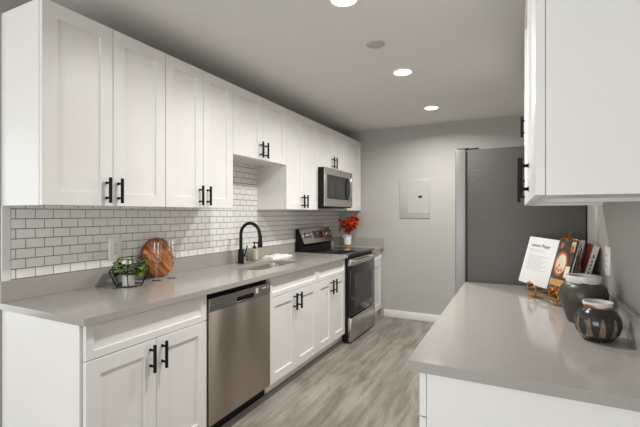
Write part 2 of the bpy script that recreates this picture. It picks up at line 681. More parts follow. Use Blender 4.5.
wall_cab('narrow white wall cabinet at the far end, right of the microwave by the back wall', 3.453, 3.961, ZU0, ZU1,
         [(3.453, 3.961, None)], group=LU)
RU = 'upper cabinets on the right wall'
wall_cab('large white wall cabinet nearest the camera at upper right, its blank side facing us', -0.035, 0.575, ZU0 + .001, ZU1,
         [(-0.035, 0.575, 0.470)], side=-1, group=RU)
wall_cab('white wall cabinet on the right behind the nearest one, showing only its black pull', 0.576, 1.21, ZU0 + .001, ZU1,
         [(0.576, 1.21, 1.150)], side=-1, group=RU)
wall_cab('white wall cabinet above the refrigerator, only its high black pull showing', 1.622, 2.53, 1.800, ZU1,
         [(1.622, 1.86, 1.80), (1.86, 2.53, None)], side=-1, xf=2.262, group=RU)


def base_cab(label, y0, y1, doors, drawers, side=1, xf=None, xb=0.024, group=None, hz=(0.578, 0.708), end=None, dz=0.0):
    n = side
    xw = xb
    org = ((xw + xf) / 2, (y0 + y1) / 2, 0)
    t = thing('base_cabinet', label, 'cabinet', org, group)
    lo, hi = min(xw, xf), max(xw, xf)
    body = MB()
    body.box((lo, y0 + GAP / 2, 0.102), (hi, y0 + 0.018, 0.8835), 0.0008).box((lo, y1 - 0.018, 0.102), (hi, y1 - GAP / 2, 0.8835), 0.0008)
    body.box((lo, y0 + 0.018, 0.102), (hi, y1 - 0.018, 0.12))
    fr = (hi - 0.018, hi) if n > 0 else (lo, lo + 0.018)
    body.box((fr[0], y0 + 0.018, 0.846), (fr[1], y1 - 0.018, 0.8835))
    body.box((fr[0], y0 + 0.018, 0.715), (fr[1], y1 - 0.018, 0.75))
    bk = (lo, lo + 0.008) if n > 0 else (hi - 0.008, hi)
    body.box((bk[0], y0 + 0.018, 0.12), (bk[1], y1 - 0.018, 0.8835))
    part(body, 'body', M['white'], t)
    tk = MB()
    ft = (xf - n * 0.014, xf - n * 0.028)
    tk.box((min(ft), y0 + GAP, 0), (max(ft), y1 - GAP, 0.1015))
    part(tk, 'toe_kick', M['white'], t)
    if end == 'near':
        ep = MB().box((lo - (0.022 if n > 0 else 0), y0 - 0.012, 0.0), (hi + (0 if n > 0 else 0.006), y0, 0.8835), 0.0008)
        part(ep, 'end_panel', M['white'], t)
    for ya, yb, hy in doors:
        xo = xf + n * 0.002
        d = part(panel_door(MB(), (xo, ya + GAP, 0.106), (0, 1, 0), (n, 0, 0), yb - ya - 2 * GAP, 0.620 + dz), 'door', M['white'], t)
        if hy is not None:
            bar_handle(xo + n * 0.019, hy, hz[0], hz[1], n, d)
    for ya, yb, pulls in drawers:
        xo = xf + n * 0.002
        d = part(panel_door(MB(), (xo, ya + GAP, 0.730 + dz), (0, 1, 0), (n, 0, 0), yb - ya - 2 * GAP, 0.145 - dz, rail=0.034), 'drawer', M['white'], t)
    return t


LB = 'base cabinets under the sink counter'
base_cab('white two-door base cabinet nearest the camera, left of the dishwasher', 0.026, 0.728,
         [(0.026, 0.379, 0.343), (0.379, 0.728, 0.413)], [(0.026, 0.728, 0)], xf=0.595, group=LB, end='near')
base_cab('white two-door base cabinet under the sink, right of the dishwasher', 1.364, 2.112,
         [(1.364, 1.738, 1.700), (1.738, 2.112, 1.776)], [(1.364, 2.112, 0)], xf=0.595, group=LB)
base_cab('white two-door base cabinet between the sink cabinet and the range', 2.113, 2.741,
         [(2.113, 2.427, 2.390), (2.427, 2.741, 2.463)], [(2.113, 2.741, 0)], xf=0.595, group=LB)
base_cab('narrow white base cabinet between the range and the back wall', 3.512, 3.960,
         [(3.512, 3.960, 3.556)], [(3.512, 3.960, 0)], xf=0.595, group=LB)
RB = 'base cabinets under the right counter'
base_cab('white base cabinet at lower right with its plain end panel facing the camera', 0.178, 0.885,
         [(0.1665, 0.526, 0.490), (0.526, 0.885, 0.562)], [(0.1665, 0.885, 0)], side=-1, dz=0.022, xf=1.958, xb=XR - 0.024, group=RB, end='near')
base_cab('white base cabinet between the near right cabinet and the refrigerator', 0.886, 1.600,
         [(0.886, 1.243, 1.207), (1.243, 1.600, 1.279)], [(0.886, 1.600, 0)], side=-1, dz=0.022, xf=1.958, xb=XR - 0.024, group=RB)

# ---------------------------------------------------------------- countertops
CZ0, CZ = 0.884, 0.914


def rrect(x0, x1, y0, y1, r, n=8):
    out = []
    for cx, cy, a0 in ((x1 - r, y1 - r, 0), (x0 + r, y1 - r, 90), (x0 + r, y0 + r, 180), (x1 - r, y0 + r, 270)):
        for k in range(n + 1):
            a = math.radians(a0 + 90 * k / n)
            out.append((cx + r * math.cos(a), cy + r * math.sin(a)))
    return out


SX0, SX1, SY0, SY1 = 0.195, 0.490, 1.405, 2.025
ct = thing('countertop', 'long greige quartz countertop with the sink, from near left up to the range', 'countertop', (0.32, 1.37, CZ0), 'quartz countertops')
part(MB().slab([(0.0, 0.0), (0.648, 0.0), (0.648, 2.742), (0.0, 2.742)], CZ0, CZ, rrect(SX0, SX1, SY0, SY1, 0.09)), 'slab', M['counter'], ct)
part(MB().box((0.0, 0.0, CZ), (0.020, 2.742, 1.0145), 0.0012), 'backsplash', M['counter'], ct)
ct2 = thing('countertop', 'short greige quartz countertop in the far corner under the flower vase', 'countertop', (0.32, 3.73, CZ0), 'quartz countertops')
part(MB().slab([(0.0, 3.510), (0.648, 3.510), (0.648, 3.963), (0.0, 3.963)], CZ0, CZ), 'slab', M['counter'], ct2)
part(MB().box((0.0, 3.510, CZ), (0.020, 3.943, 1.0145), 0.0012).box((0.0, 3.943, CZ), (0.648, 3.963, 1.0145), 0.0012), 'backsplash', M['counter'], ct2)
ct3 = thing('countertop', 'wide greige quartz countertop on the right with jars and cookbook on it', 'countertop', (2.22, 0.87, CZ0), 'quartz countertops')
part(MB().slab([(1.906, 0.147), (XR, 0.147), (XR, 1.602), (1.906, 1.602)], CZ0, CZ), 'slab', M['counter'], ct3)
part(MB().box((XR - 0.020, 0.147, CZ), (XR, 1.602, 1.0145), 0.0012), 'backsplash', M['counter'], ct3)

# ---------------------------------------------------------------- sink
sk = thing('sink', 'undermount stainless steel sink set in the left countertop', 'sink', (0.34, 1.715, 0.70))
b = bmesh.new()
rings = []
for m, z, r in ((-0.012, CZ0 - 0.001, 0.10), (0.0, CZ0 - 0.001, 0.09), (0.004, CZ0 - 0.012, 0.088), (0.012, 0.74, 0.08), (0.035, 0.712, 0.06), (0.07, 0.706, 0.04)):
    rings.append([b.verts.new((x, y, z)) for x, y in rrect(SX0 + m, SX1 - m, SY0 + m, SY1 - m, r)])
for a, c in zip(rings, rings[1:]):
    for i in range(len(a)):
        j = (i + 1) % len(a)
        b.faces.new((a[i], a[j], c[j], c[i]))
b.faces.new(rings[-1])
bmesh.ops.recalc_face_normals(b, faces=b.faces[:])
for f in b.faces:
    f.normal_flip()
mb = MB()
mb._add(b)
part(mb, 'basin', M['sink'], sk, smooth=60)
part(MB().lathe([(0, 0.7075), (0.028, 0.7085), (0.042, 0.7085), (0.045, 0.7065)], 24, (0.34, 1.715, 0)), 'drain', M['chrome'], sk)

# ---------------------------------------------------------------- faucet
FX, FY = 0.105, 1.690
fa = thing('faucet', 'matte black gooseneck faucet with a pull-down head behind the sink', 'faucet', (FX, FY, CZ))
part(MB().lathe([(0, CZ), (0.030, CZ), (0.030, CZ + 0.006), (0.025, CZ + 0.010), (0.024, CZ + 0.115), (0.020, CZ + 0.122), (0, CZ + 0.122)], 24, (FX, FY, 0)), 'base', M['black'], fa)
arc = [(FX, FY, CZ + 0.11), (FX, FY, 1.165)]
R = 0.089
for k in range(1, 15):
    a = PI - PI * k / 14
    arc.append((FX + R + R * math.cos(a), FY + 0.02 * k / 14, 1.165 + R * math.sin(a)))
arc.append((FX + 2 * R + 0.004, FY + 0.021, 1.150))
part(MB().tube(arc, 0.0135, 14), 'gooseneck', M['black'], fa, smooth=60)
hx, hy = FX + 2 * R + 0.004, FY + 0.021
part(MB().lathe([(0, 1.153), (0.0145, 1.153), (0.0155, 1.140), (0.0155, 1.120), (0.018, 1.105), (0.0205, 1.062), (0.019, 1.055), (0, 1.055)], 20, (hx, hy, 0)), 'spray_head', M['black'], fa)
part(MB().tube([(FX, FY + 0.02, CZ + 0.062), (FX, FY + 0.048, CZ + 0.064)], 0.013, 12).tube(
    [(FX, FY + 0.043, CZ + 0.064), (FX + 0.002, FY + 0.062, CZ + 0.09), (FX + 0.004, FY + 0.085, CZ + 0.145)], [0.007, 0.006, 0.005], 10), 'lever', M['black'], fa)

# ---------------------------------------------------------------- soap dispenser, towel
SPX, SPY = 0.080, 1.915
so = thing('soap_dispenser', 'beige soap bottle with a black pump beside the faucet', 'soap dispenser', (SPX, SPY, CZ))
part(MB().box((SPX - 0.026, SPY - 0.030, CZ), (SPX + 0.026, SPY + 0.030, CZ + 0.106), 0.012, 3), 'bottle', M['soap'], so, smooth=50)
part(MB().box((SPX + 0.0255, SPY - 0.014, CZ + 0.012), (SPX + 0.0268, SPY + 0.016, CZ + 0.090)), 'label', M['label'], so)
part(MB().lathe([(0, CZ + 0.1055), (0.015, CZ + 0.1055), (0.015, CZ + 0.128), (0.006, CZ + 0.130), (0.005, CZ + 0.152), (0.012, CZ + 0.153), (0.012, CZ + 0.166), (0, CZ + 0.167)], 16, (SPX, SPY, 0)).tube(
    [(SPX, SPY, CZ + 0.160), (SPX + 0.045, SPY, CZ + 0.158)], 0.0055, 8), 'pump', M['black'], so)

tw = MB()
t = bmesh.new()
NX, NY = 14, 22
lay = [(0.0, 0.012, 0.0), (0.006, 0.010, 0.3)]
for li, (dz, th, ph) in enumerate(lay):
    top, bot = {}, {}
    x0, x1 = 0.05 + 0.008 * li, 0.19 - 0.012 * li
    y0, y1 = 2.07 + 0.01 * li, 2.40 - 0.05 * li
    for i in range(NX + 1):
        for j in range(NY + 1):
            u, v = i / NX, j / NY
            ed = min(u, 1 - u, 1.6 * v, 1.6 * (1 - v)) * 7
            f = math.sqrt(max(0.0, 1 - (1 - min(1, ed)) ** 2))
            x = x0 + (x1 - x0) * u + 0.008 * math.sin(v * 7 + ph)
            y = y0 + (y1 - y0) * v + 0.01 * math.sin(u * 5 + ph)
            h = th * (0.35 + 0.65 * f) + 0.004 * math.sin(u * 6 + v * 9 + ph) * f
            zb = CZ + (dz if li else 0)
            top[i, j] = t.verts.new((x, y, zb + h + (0.007 if li else 0)))
            bot[i, j] = t.verts.new((x, y, zb))
    for i in range(NX):
        for j in range(NY):
            t.faces.new((top[i, j], top[i + 1, j], top[i + 1, j + 1], top[i, j + 1]))
            t.faces.new((bot[i, j], bot[i, j + 1], bot[i + 1, j + 1], bot[i + 1, j]))
    for i in range(NX):
        for j in (0, NY):
            t.faces.new((top[i, j], top[i + 1, j], bot[i + 1, j], bot[i, j]))
    for j in range(NY):
        for i in (0, NX):
            t.faces.new((top[i, j], top[i, j + 1], bot[i, j + 1], bot[i, j]))
bmesh.ops.recalc_face_normals(t, faces=t.faces[:])
tw._add(t)
single(tw, 'dish_towel', M['towel'], 'folded white cloth towel lying behind the sink', 'towel', (0.14, 2.28, CZ), smooth=70)

# ---------------------------------------------------------------- dishwasher
DY0, DY1 = 0.732, 1.361
dw = thing('dishwasher', 'stainless steel dishwasher built in under the left counter', 'dishwasher', (0.31, 1.05, 0))
part(MB().box((0.03, DY0 + 0.004, 0.118), (0.585, DY1 - 0.004, 0.868)), 'body', M['void'], dw)
part(MB().box((0.587, DY0 + 0.006, 0.118), (0.626, DY1 - 0.006, 0.7715), 0.003, 2), 'door', M['steelv'], dw)
cp = MB()
hy0, hy1, hz0, hz1 = 0.985, 1.165, 0.783, 0.812   # pocket handle opening
xf0, xf1 = 0.587, 0.628
cp.box((xf0, DY0 + 0.006, 0.7735), (xf1, hy0, 0.848), 0.002).box((xf0, hy1, 0.7735), (xf1, DY1 - 0.006, 0.848), 0.002)
cp.box((xf0, hy0 - 0.002, hz1), (xf1, hy1 + 0.002, 0.848), 0.0005).box((xf0, hy0 - 0.002, 0.7735), (xf1, hy1 + 0.002, hz0), 0.0005)
panel = part(cp, 'control_panel', M['steel'], dw)
part(MB().box((0.588, hy0, hz0), (0.600, hy1, hz1)), 'pocket_handle', M['void'], panel)
part(MB().box((xf1, 1.18, 0.800), (xf1 + 0.0015, 1.207, 0.834), 0.0004), 'indicator', M['print'], panel)
for k in range(3):
    part(MB().box((xf1, 1.255 + 0.016 * k, 0.818), (xf1 + 0.0015, 1.266 + 0.016 * k, 0.826), 0.0003), 'button', M['print'], panel)
part(MB().box((xf1, 1.325, 0.816), (xf1 + 0.0015, 1.333, 0.824), 0.0003), 'button', M['print'], panel)
part(MB().lathe([(0, 0), (0.010, 0), (0.010, 0.0016), (0, 0.0016)], 20, (xf1, 0.812, 0.808), Matrix.Rotation(PI / 2, 4, 'Y')), 'badge', M['chrome'], panel)
part(MB().box((0.560, DY0 + 0.006, 0.0), (0.572, DY1 - 0.006, 0.116)), 'toe_kick', M['void'], dw)

# ---------------------------------------------------------------- range
RY0, RY1 = 2.746, 3.506
rg = thing('kitchen_range', 'stainless electric range with black glass cooktop and oven door', 'stove', (0.33, 3.126, 0))
part(MB().box((0.024, RY0, 0.015), (0.640, RY1, 0.900), 0.002), 'body', M['black'], rg)
ckt = part(MB().box((0.024, RY0 - 0.001, 0.9005), (0.672, RY1 + 0.001, 0.9235), 0.004, 2), 'cooktop', M['blackglass'], rg)
for i, (bx, by, br_) in enumerate(((0.22, 2.93, 0.085), (0.22, 3.33, 0.10), (0.49, 2.93, 0.11), (0.49, 3.33, 0.085))):
    part(MB().lathe([(br_ - 0.002, 0.9236), (br_, 0.9238), (br_ + 0.002, 0.9236)], 40, (bx, by, 0)), 'burner', M['greymark'], ckt)
dr = part(MB().box((0.641, RY0 + 0.004, 0.272), (0.676, RY1 - 0.004, 0.796), 0.003, 2), 'oven_door', M['blackglass'], rg)
part(MB().box((0.676, RY0 + 0.11, 0.36), (0.6772, RY1 - 0.11, 0.70), 0.0004), 'window', M['ovenglass'], dr)
part(MB().box((0.641, RY0 + 0.004, 0.797), (0.678, RY1 - 0.004, 0.868), 0.003, 2), 'door_trim', M['steel'], dr)
hb = MB().box((0.712, RY0 + 0.03, 0.833), (0.733, RY1 - 0.03, 0.858), 0.008, 3)
for y in (RY0 + 0.055, RY1 - 0.055):
    hb.box((0.676, y - 0.014, 0.836), (0.716, y + 0.014, 0.855), 0.003)
part(hb, 'handle', M['chrome'], dr)
part(MB().box((0.641, RY0 + 0.004, 0.018), (0.680, RY1 - 0.004, 0.262), 0.004, 2), 'drawer', M['steel'], rg)
for x in (0.08, 0.60):
    for y in (RY0 + 0.05, RY1 - 0.05):
        part(MB().lathe([(0, 0), (0.018, 0), (0.018, 0.0145), (0, 0.0145)], 14, (x, y, 0)), 'foot', M['black'], rg)
# back guard: black riser, tilted steel control panel
bg = MB()
t = bmesh.new()
prof = [(0.024, 0.9235), (0.105, 0.9235), (0.105, 0.975), (0.130, 1.005), (0.062, 1.166), (0.024, 1.166)]
A = [t.verts.new((x, RY0 + 0.008, z)) for x, z in prof]
B = [t.verts.new((x, RY1 - 0.008, z)) for x, z in prof]
t.faces.new(A[::-1])
t.faces.new(B)
for i in range(6):
    j = (i + 1) % 6
    t.faces.new((A[i], A[j], B[j], B[i]))
bmesh.ops.recalc_face_normals(t, faces=t.faces[:])
bg._add(t)
part(bg, 'back_guard', M['black'], rg, smooth=20)
nx, nz = 0.161, 0.068
ln = math.hypot(nx, nz)
nrm = Vector((nx / ln, 0, nz / ln))
upv = Vector((-nz / ln, 0, nx / ln))
P0 = Vector((0.130, 0, 1.005))


def onpanel(y, s, off=0.0):
    return P0 + upv * s + nrm * off + Vector((0, y, 0))


cpn = part(MB().poly([onpanel(RY0 + 0.006, -0.004, 0.0002), onpanel(RY1 - 0.006, -0.004, 0.0002), onpanel(RY1 - 0.006, 0.176, 0.0002), onpanel(RY0 + 0.006, 0.176, 0.0002)], 0.006, nrm), 'control_panel', M['steel'], rg, smooth=20)
rotk = nrm.to_track_quat('Z', 'Y').to_matrix().to_4x4()
for y in (2.845, 2.935, 3.365, 3.445):
    kb = part(MB().lathe([(0, 0), (0.030, 0), (0.030, 0.004), (0.0225, 0.006), (0.0205, 0.026), (0.018, 0.029), (0, 0.029)], 24, onpanel(y, 0.09, 0.006), rotk), 'knob', M['chrome'], cpn)
    part(MB().lathe([(0.031, 0), (0.036, 0), (0.036, 0.0008), (0.031, 0.0008)], 24, onpanel(y, 0.09, 0.0062), rotk), 'knob_ring', M['display'], kb)
part(MB().poly([onpanel(3.02, 0.045, 0.0062), onpanel(3.27, 0.045, 0.0062), onpanel(3.27, 0.135, 0.0062), onpanel(3.02, 0.135, 0.0062)], 0.0012, nrm), 'display', M['display'], cpn)
dg = MB()
for k, y in enumerate((3.125, 3.14, 3.155)):
    dg.poly([onpanel(y, 0.095, 0.0076), onpanel(y + 0.009, 0.095, 0.0076), onpanel(y + 0.009, 0.112, 0.0076), onpanel(y, 0.112, 0.0076)], 0.0004, nrm)
part(dg, 'clock_digits', M['print'], cpn)

# ---------------------------------------------------------------- microwave
MY0, MY1 = 2.690, 3.450
MZ0, MZ1 = 1.400, 1.823
mw = thing('microwave', 'stainless over-the-range microwave mounted under a short wall cabinet', 'microwave', (0.2, 3.07, MZ0))
part(MB().box((0.010, MY0, MZ0), (0.396, MY1, MZ1), 0.003), 'body', M['black'], mw)
md = MB()
fx0, fx1 = 0.3965, 0.412
z0, z1 = MZ0 + 0.012, MZ1 - 0.002
wy0, wy1, wz0, wz1 = MY0 + 0.052, MY1 - 0.04, 1.492, 1.748
md.box((fx0, MY0, z0), (fx1, wy0, z1), 0.002).box((fx0, wy1, z0), (fx1, MY1, z1), 0.002)
md.box((fx0, wy0 - 0.002, z0), (fx1, wy1 + 0.002, wz0), 0.0015).box((fx0, wy0 - 0.002, wz1), (fx1, wy1 + 0.002, z1), 0.0015)
door = part(md, 'door', M['steel'], mw)
part(MB().box((fx0 + 0.002, wy0 - 0.001, wz0 - 0.001), (fx0 + 0.011, wy1 + 0.001, wz1 + 0.001)), 'glass_panel', M['blackglass'], door)
part(MB().box((fx0 + 0.0112, wy0 + 0.03, wz0 + 0.03), (fx0 + 0.012, wy1 - 0.19, wz1 - 0.03)), 'window', M['ovenglass'], door)
hp = []
for k in range(11):
    s = k / 10
    hp.append((fx1 - 0.006 + 0.036 * math.sin(PI * s) ** 0.45, MY1 - 0.125, wz0 - 0.010 + (wz1 - wz0 + 0.02) * s))
part(MB().tube(hp, 0.011, 10), 'handle', M['fridgedoor'], door)
part(MB().lathe([(0, 0), (0.009, 0), (0.009, 0.0015), (0, 0.0015)], 18, (fx1, (MY0 + MY1) / 2 + 0.02, 1.788), Matrix.Rotation(PI / 2, 4, 'Y')), 'badge', M['darkgrey'], door)
vt = MB()
vt.box((0.06, MY0 + 0.08, MZ0 - 0.006), (0.34, MY1 - 0.08, MZ0 - 0.0005), 0.001)
part(vt, 'vent_grille', M['darkgrey'], mw)

# ---------------------------------------------------------------- refrigerator
FY0, FY1, FZ = 1.620, 2.530, 1.733
fr = thing('refrigerator', 'tall refrigerator beyond the right counter with charcoal textured side', 'refrigerator', (2.21, 2.07, 0))
part(MB().box((1.9145, FY0, 0.02), (2.532, FY1, FZ), 0.004, 2), 'cabinet', M['fridgeside'], fr)
part(MB().box((1.9055, FY0 + 0.008, 0.06), (1.914, FY1 - 0.008, FZ - 0.012)), 'gasket', M['gasket'], fr)
for ya, yb, za, zb in ((FY0 + 0.002, 2.073, 0.70, FZ + 0.006), (2.077, FY1 - 0.002, 0.70, FZ + 0.006)):
    d = part(MB().box((1.842, ya, za), (1.905, yb, zb), 0.006, 3), 'door', M['fridgedoor'], fr)
    hy = yb - 0.05 if ya < 2.07 else ya + 0.05
    part(MB().tube([(1.800, hy, 0.85), (1.800, hy, 1.45)], 0.011, 10).tube([(1.843, hy, 0.88), (1.800, hy, 0.88)], 0.009, 8).tube([(1.843, hy, 1.42), (1.800, hy, 1.42)], 0.009, 8), 'handle', M['chrome'], d)
d = part(MB().box((1.842, FY0 + 0.002, 0.07), (1.905, FY1 - 0.002, 0.693), 0.006, 3), 'freezer_drawer', M['fridgedoor'], fr)
part(MB().tube([(1.800, FY0 + 0.12, 0.63), (1.800, FY1 - 0.12, 0.63)], 0.011, 10).tube([(1.843, FY0 + 0.15, 0.63), (1.800, FY0 + 0.15, 0.63)], 0.009, 8).tube([(1.843, FY1 - 0.15, 0.63), (1.800, FY1 - 0.15, 0.63)], 0.009, 8), 'handle', M['chrome'], d)
hg = MB().box((1.850, FY0 + 0.012, FZ + 0.0062), (1.925, FY0 + 0.07, FZ + 0.013), 0.001).box((1.915, FY0 + 0.012, FZ + 0.0002), (1.980, FY0 + 0.07, FZ + 0.011), 0.002)
part(hg, 'hinge', M['gasket'], fr)
for x in (1.97, 2.48):
    for y in (FY0 + 0.06, FY1 - 0.06):
        part(MB().lathe([(0, 0), (0.02, 0), (0.02, 0.0195), (0, 0.0195)], 14, (x, y, 0)), 'foot', M['gasket'], fr)

# ---------------------------------------------------------------- electrical panel on the back wall
ep = thing('electrical_panel', 'flush painted breaker panel door on the back wall', 'electrical panel', (1.045, YD, 1.277))
cv = part(MB().box((0.857, YD - 0.010, 1.277), (1.233, YD, 1.764), 0.003, 2), 'cover', M['panelpaint'], ep)
pd = part(MB().box((0.957, YD - 0.0125, 1.335), (1.226, YD - 0.0102, 1.748), 0.0015), 'door', M['panelpaint'], ep)
part(MB().box((1.095, YD - 0.019, 1.534), (1.140, YD - 0.0127, 1.557), 0.002), 'latch', M['black'], pd, 'small dark latch')

# ---------------------------------------------------------------- ceiling fixtures


def downlight(y, label):
    t = thing('recessed_light', label, 'ceiling light', (1.395, y, H), 'recessed ceiling lights')
    part(MB().lathe([(0.066, H - 0.0045), (0.072, H - 0.006), (0.084, H - 0.003), (0.085, H)], 40, (1.395, y, 0)), 'trim_ring', M['plate'], t)
    part(MB().lathe([(0, H - 0.004), (0.066, H - 0.004), (0.066, H - 0.001)], 40, (1.395, y, 0)), 'lens', M['lens'], t)
    l = bpy.data.lights.new('downlight', 'AREA')
    l.shape = 'DISK'
    l.size = 0.13
    l.spread = math.radians(160)
    l.energy = LAMP_POWER
    l.color = (1.0, 0.985, 0.955)
    o = bpy.data.objects.new('downlight', l)
    COL.objects.link(o)
    o.location = (1.395, y, H - 0.008)
    return t


downlight(0.882, 'nearest round recessed ceiling light, cut by the top of the photo')
downlight(2.050, 'middle round recessed ceiling light, just beyond the grey ceiling disc')
downlight(3.207, 'farthest round recessed ceiling light, close to the back wall')
cc = thing('ceiling_cover', 'flat grey round cover on the ceiling between two recessed lights', 'ceiling cover', (1.368, 1.470, H))
part(MB().lathe([(0, H - 0.009), (0.050, H - 0.009), (0.058, H - 0.006), (0.061, H)], 36, (1.368, 1.470, 0)), 'disc', M['grey_cover'], cc)

# ---------------------------------------------------------------- outlets


def outlet(label, x, y, z, n):
    t = thing('wall_outlet', label, 'outlet', (x, y, z - 0.06))
    a, b_ = (x, x + n * 0.006)
    p = part(MB().box((min(a, b_), y - 0.041, z - 0.062), (max(a, b_), y + 0.041, z + 0.062), 0.002, 2), 'cover_plate', M['plate'], t)
    for dz in (-0.024, 0.024):
        s = part(MB().box((min(b_, b_ + n * 0.002), y - 0.017, z + dz - 0.016), (max(b_, b_ + n * 0.002), y + 0.017, z + dz + 0.016), 0.0008), 'socket', M['plate'], t)
        sl = MB()
        xx = (b_ + n * 0.002, b_ + n * 0.0025)
        for dy in (-0.007, 0.007):
            sl.box((min(xx), y + dy - 0.0015, z + dz - 0.003), (max(xx), y + dy + 0.0015, z + dz + 0.008))
        sl.box((min(xx), y - 0.002, z + dz - 0.011), (max(xx), y + 0.002, z + dz - 0.007))
        part(sl, 'slots', M['slot'], s)
    part(MB().lathe([(0, 0), (0.003, 0), (0.003, 0.001), (0, 0.001)], 10, (b_, y, z), Matrix.Rotation(n * PI / 2, 4, 'Y')), 'screw', M['slot'], t)


outlet('white duplex outlet on the tiles above the wire terrarium', 0.0087, 0.596, 1.122, 1)
outlet('white outlet on the right wall behind the dark jars', XR - 0.0002, 1.068, 1.133, -1)

# ---------------------------------------------------------------- terrarium and plant
TX, TY = 0.158, 0.585
tr = thing('wire_terrarium', 'black geometric wire terrarium around a potted plant on the left counter', 'terrarium', (TX, TY, CZ))
wr = MB()
rr = 0.0028
z0, z1, z2 = CZ + rr, CZ + 0.086, CZ + 0.160


def ringp(r, z, off):
    return [Vector((TX + r * math.cos(2 * PI * (k + off) / 6), TY + r * math.sin(2 * PI * (k + off) / 6), z)) for k in range(6)]


r0, r1, r2 = ringp(0.074, z0, 0.25), ringp(0.116, z1, 0.25), ringp(0.068, z2, 0.25)
r0 = [Vector((max(v.x, 0.03), v.y, v.z)) for v in r0]
r1 = [Vector((max(v.x, 0.03), v.y, v.z)) for v in r1]
for k in range(6):
    q = (k + 1) % 6
    for a, b_ in ((r0[k], r0[q]), (r0[k], r1[k]), (r1[k], r2[k]), (r2[k], r2[q])):
        wr.tube([a, b_], rr, 6)
    if k % 2 == 0:
        wr.tube([r1[k], r1[q]], rr, 6)
part(wr, 'wire_frame', M['black'], tr)

PX, PY = TX + 0.012, TY - 0.020
pp = thing('potted_plant', 'small green leafy plant in a white pot inside the wire terrarium', 'plant', (PX, PY, CZ))
part(MB().lathe([(0, CZ + 0.001), (0.0281, CZ + 0.001), (0.0312, CZ + 0.004), (0.0335, CZ + 0.066), (0.0312, CZ + 0.068), (0.0296, CZ + 0.060), (0, CZ + 0.060)], 28, (PX, PY, 0)), 'pot', M['potwhite'], pp)
part(MB().lathe([(0, CZ + 0.0615), (0.0294, CZ + 0.0605)], 20, (PX, PY, 0)), 'soil', M['soil'], pp)


def leaf(mb, base, dirv, L, Wd, bend=0.3, fold=0.25):
    d = Vector(dirv).normalized()
    s = d.cross(Vector((0, 0, 1)))
    if s.length < 0.1:
        s = Vector((1, 0, 0))
    s.normalize()
    n = s.cross(d).normalized()
    t = bmesh.new()
    rows = []
    for k in range(6):
        u = k / 5
        w = Wd * (math.sin(PI * (0.06 + 0.94 * u) ** 0.8)) * 0.5 if k < 5 else 0.0006
        c = Vector(base) + d * L * u - Vector((0, 0, 1)) * bend * L * u * u
        rows.append([t.verts.new(c - s * w + n * w * fold), t.verts.new(c), t.verts.new(c + s * w + n * w * fold)])
    for a, b_ in zip(rows, rows[1:]):
        for j in range(2):
            t.faces.new((a[j], a[j + 1], b_[j + 1], b_[j]))
    mb._add(t)


random.seed(11)
lv, ld, stm = MB(), MB(), MB()
for k in range(24):
    a = k * 2.4 + random.uniform(-.3, .3)
    el = random.uniform(0.15, 1.25)
    L1 = random.uniform(0.03, 0.085)
    c = Vector((PX + 0.004, PY + 0.012, CZ + 0.062)) + Vector((math.cos(a) * 0.02, math.sin(a) * 0.02, 0))
    tip = c + Vector((math.cos(a) * math.cos(el), math.sin(a) * math.cos(el), math.sin(el))) * L1
    stm.tube([c, tip], 0.0013, 5)
    for q in range(4):
        b2 = a + (q - 1.5) * 0.9
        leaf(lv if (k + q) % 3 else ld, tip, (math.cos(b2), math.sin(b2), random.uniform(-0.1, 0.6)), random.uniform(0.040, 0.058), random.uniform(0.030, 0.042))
part(stm, 'stems', M['stem'], pp)
part(lv, 'leaves', M['leaf'], pp)
part(ld, 'shaded_leaves', M['leafshade'], pp, 'green leaves coloured darker as if shaded')

# ---------------------------------------------------------------- round board and flutes
BY, BR = 0.878, 0.130
tilt = math.radians(10)
bm4 = Matrix.Translation((0.085, BY, CZ + 0.0042)) @ Matrix.Rotation(-tilt, 4, 'Y')
cb = thing('cutting_board', 'round striped wooden board leaning against the tile backsplash', 'cutting board', (0.085, BY, CZ))
mx = bm4 @ Matrix.Translation((-0.009, 0, BR)) @ Matrix.Rotation(PI / 2, 4, 'Y')
disc = MB().lathe([(0, -0.009), (BR - 0.006, -0.009), (BR - 0.006, 0.009), (0, 0.009)], 48, (0, 0, 0), mx)
part(disc, 'face', M['wood'], cb)
rim = MB().lathe([(BR - 0.0058, -0.0092), (BR - 0.001, -0.0092), (BR, -0.006), (BR, 0.006), (BR - 0.001, 0.0092), (BR - 0.0058, 0.0092)], 48, (0, 0, 0), mx)
part(rim, 'rim', M['woodrim'], cb, 'darker reddish rim')


def flute(x, y, label):
    t = thing('champagne_flute', label, 'glass', (x, y, CZ), 'champagne flutes')
    p = [(0, CZ + 0.0003), (0.031, CZ + 0.0003), (0.031, CZ + 0.0015), (0.006, CZ + 0.005), (0.0035, CZ + 0.012), (0.0032, CZ + 0.095), (0.008, CZ + 0.104), (0.027, CZ + 0.120),
         (0.030, CZ + 0.150), (0.0325, CZ + 0.246), (0.0312, CZ + 0.246), (0.0285, CZ + 0.150), (0.0255, CZ + 0.122), (0.006, CZ + 0.109), (0, CZ + 0.108)]
    part(MB().lathe(p[:7] + [(0.0, CZ + 0.1042)], 28, (x, y, 0)), 'stem', M['glass'], t, smooth=60)
    part(MB().lathe([(0, CZ + 0.1044)] + p[6:], 28, (x, y, 0)), 'bowl', M['glass'], t, smooth=60)


flute(0.165, 0.768, 'left clear champagne flute in front of the round wooden board')
flute(0.170, 0.882, 'right clear champagne flute at the right edge of the round wooden board')

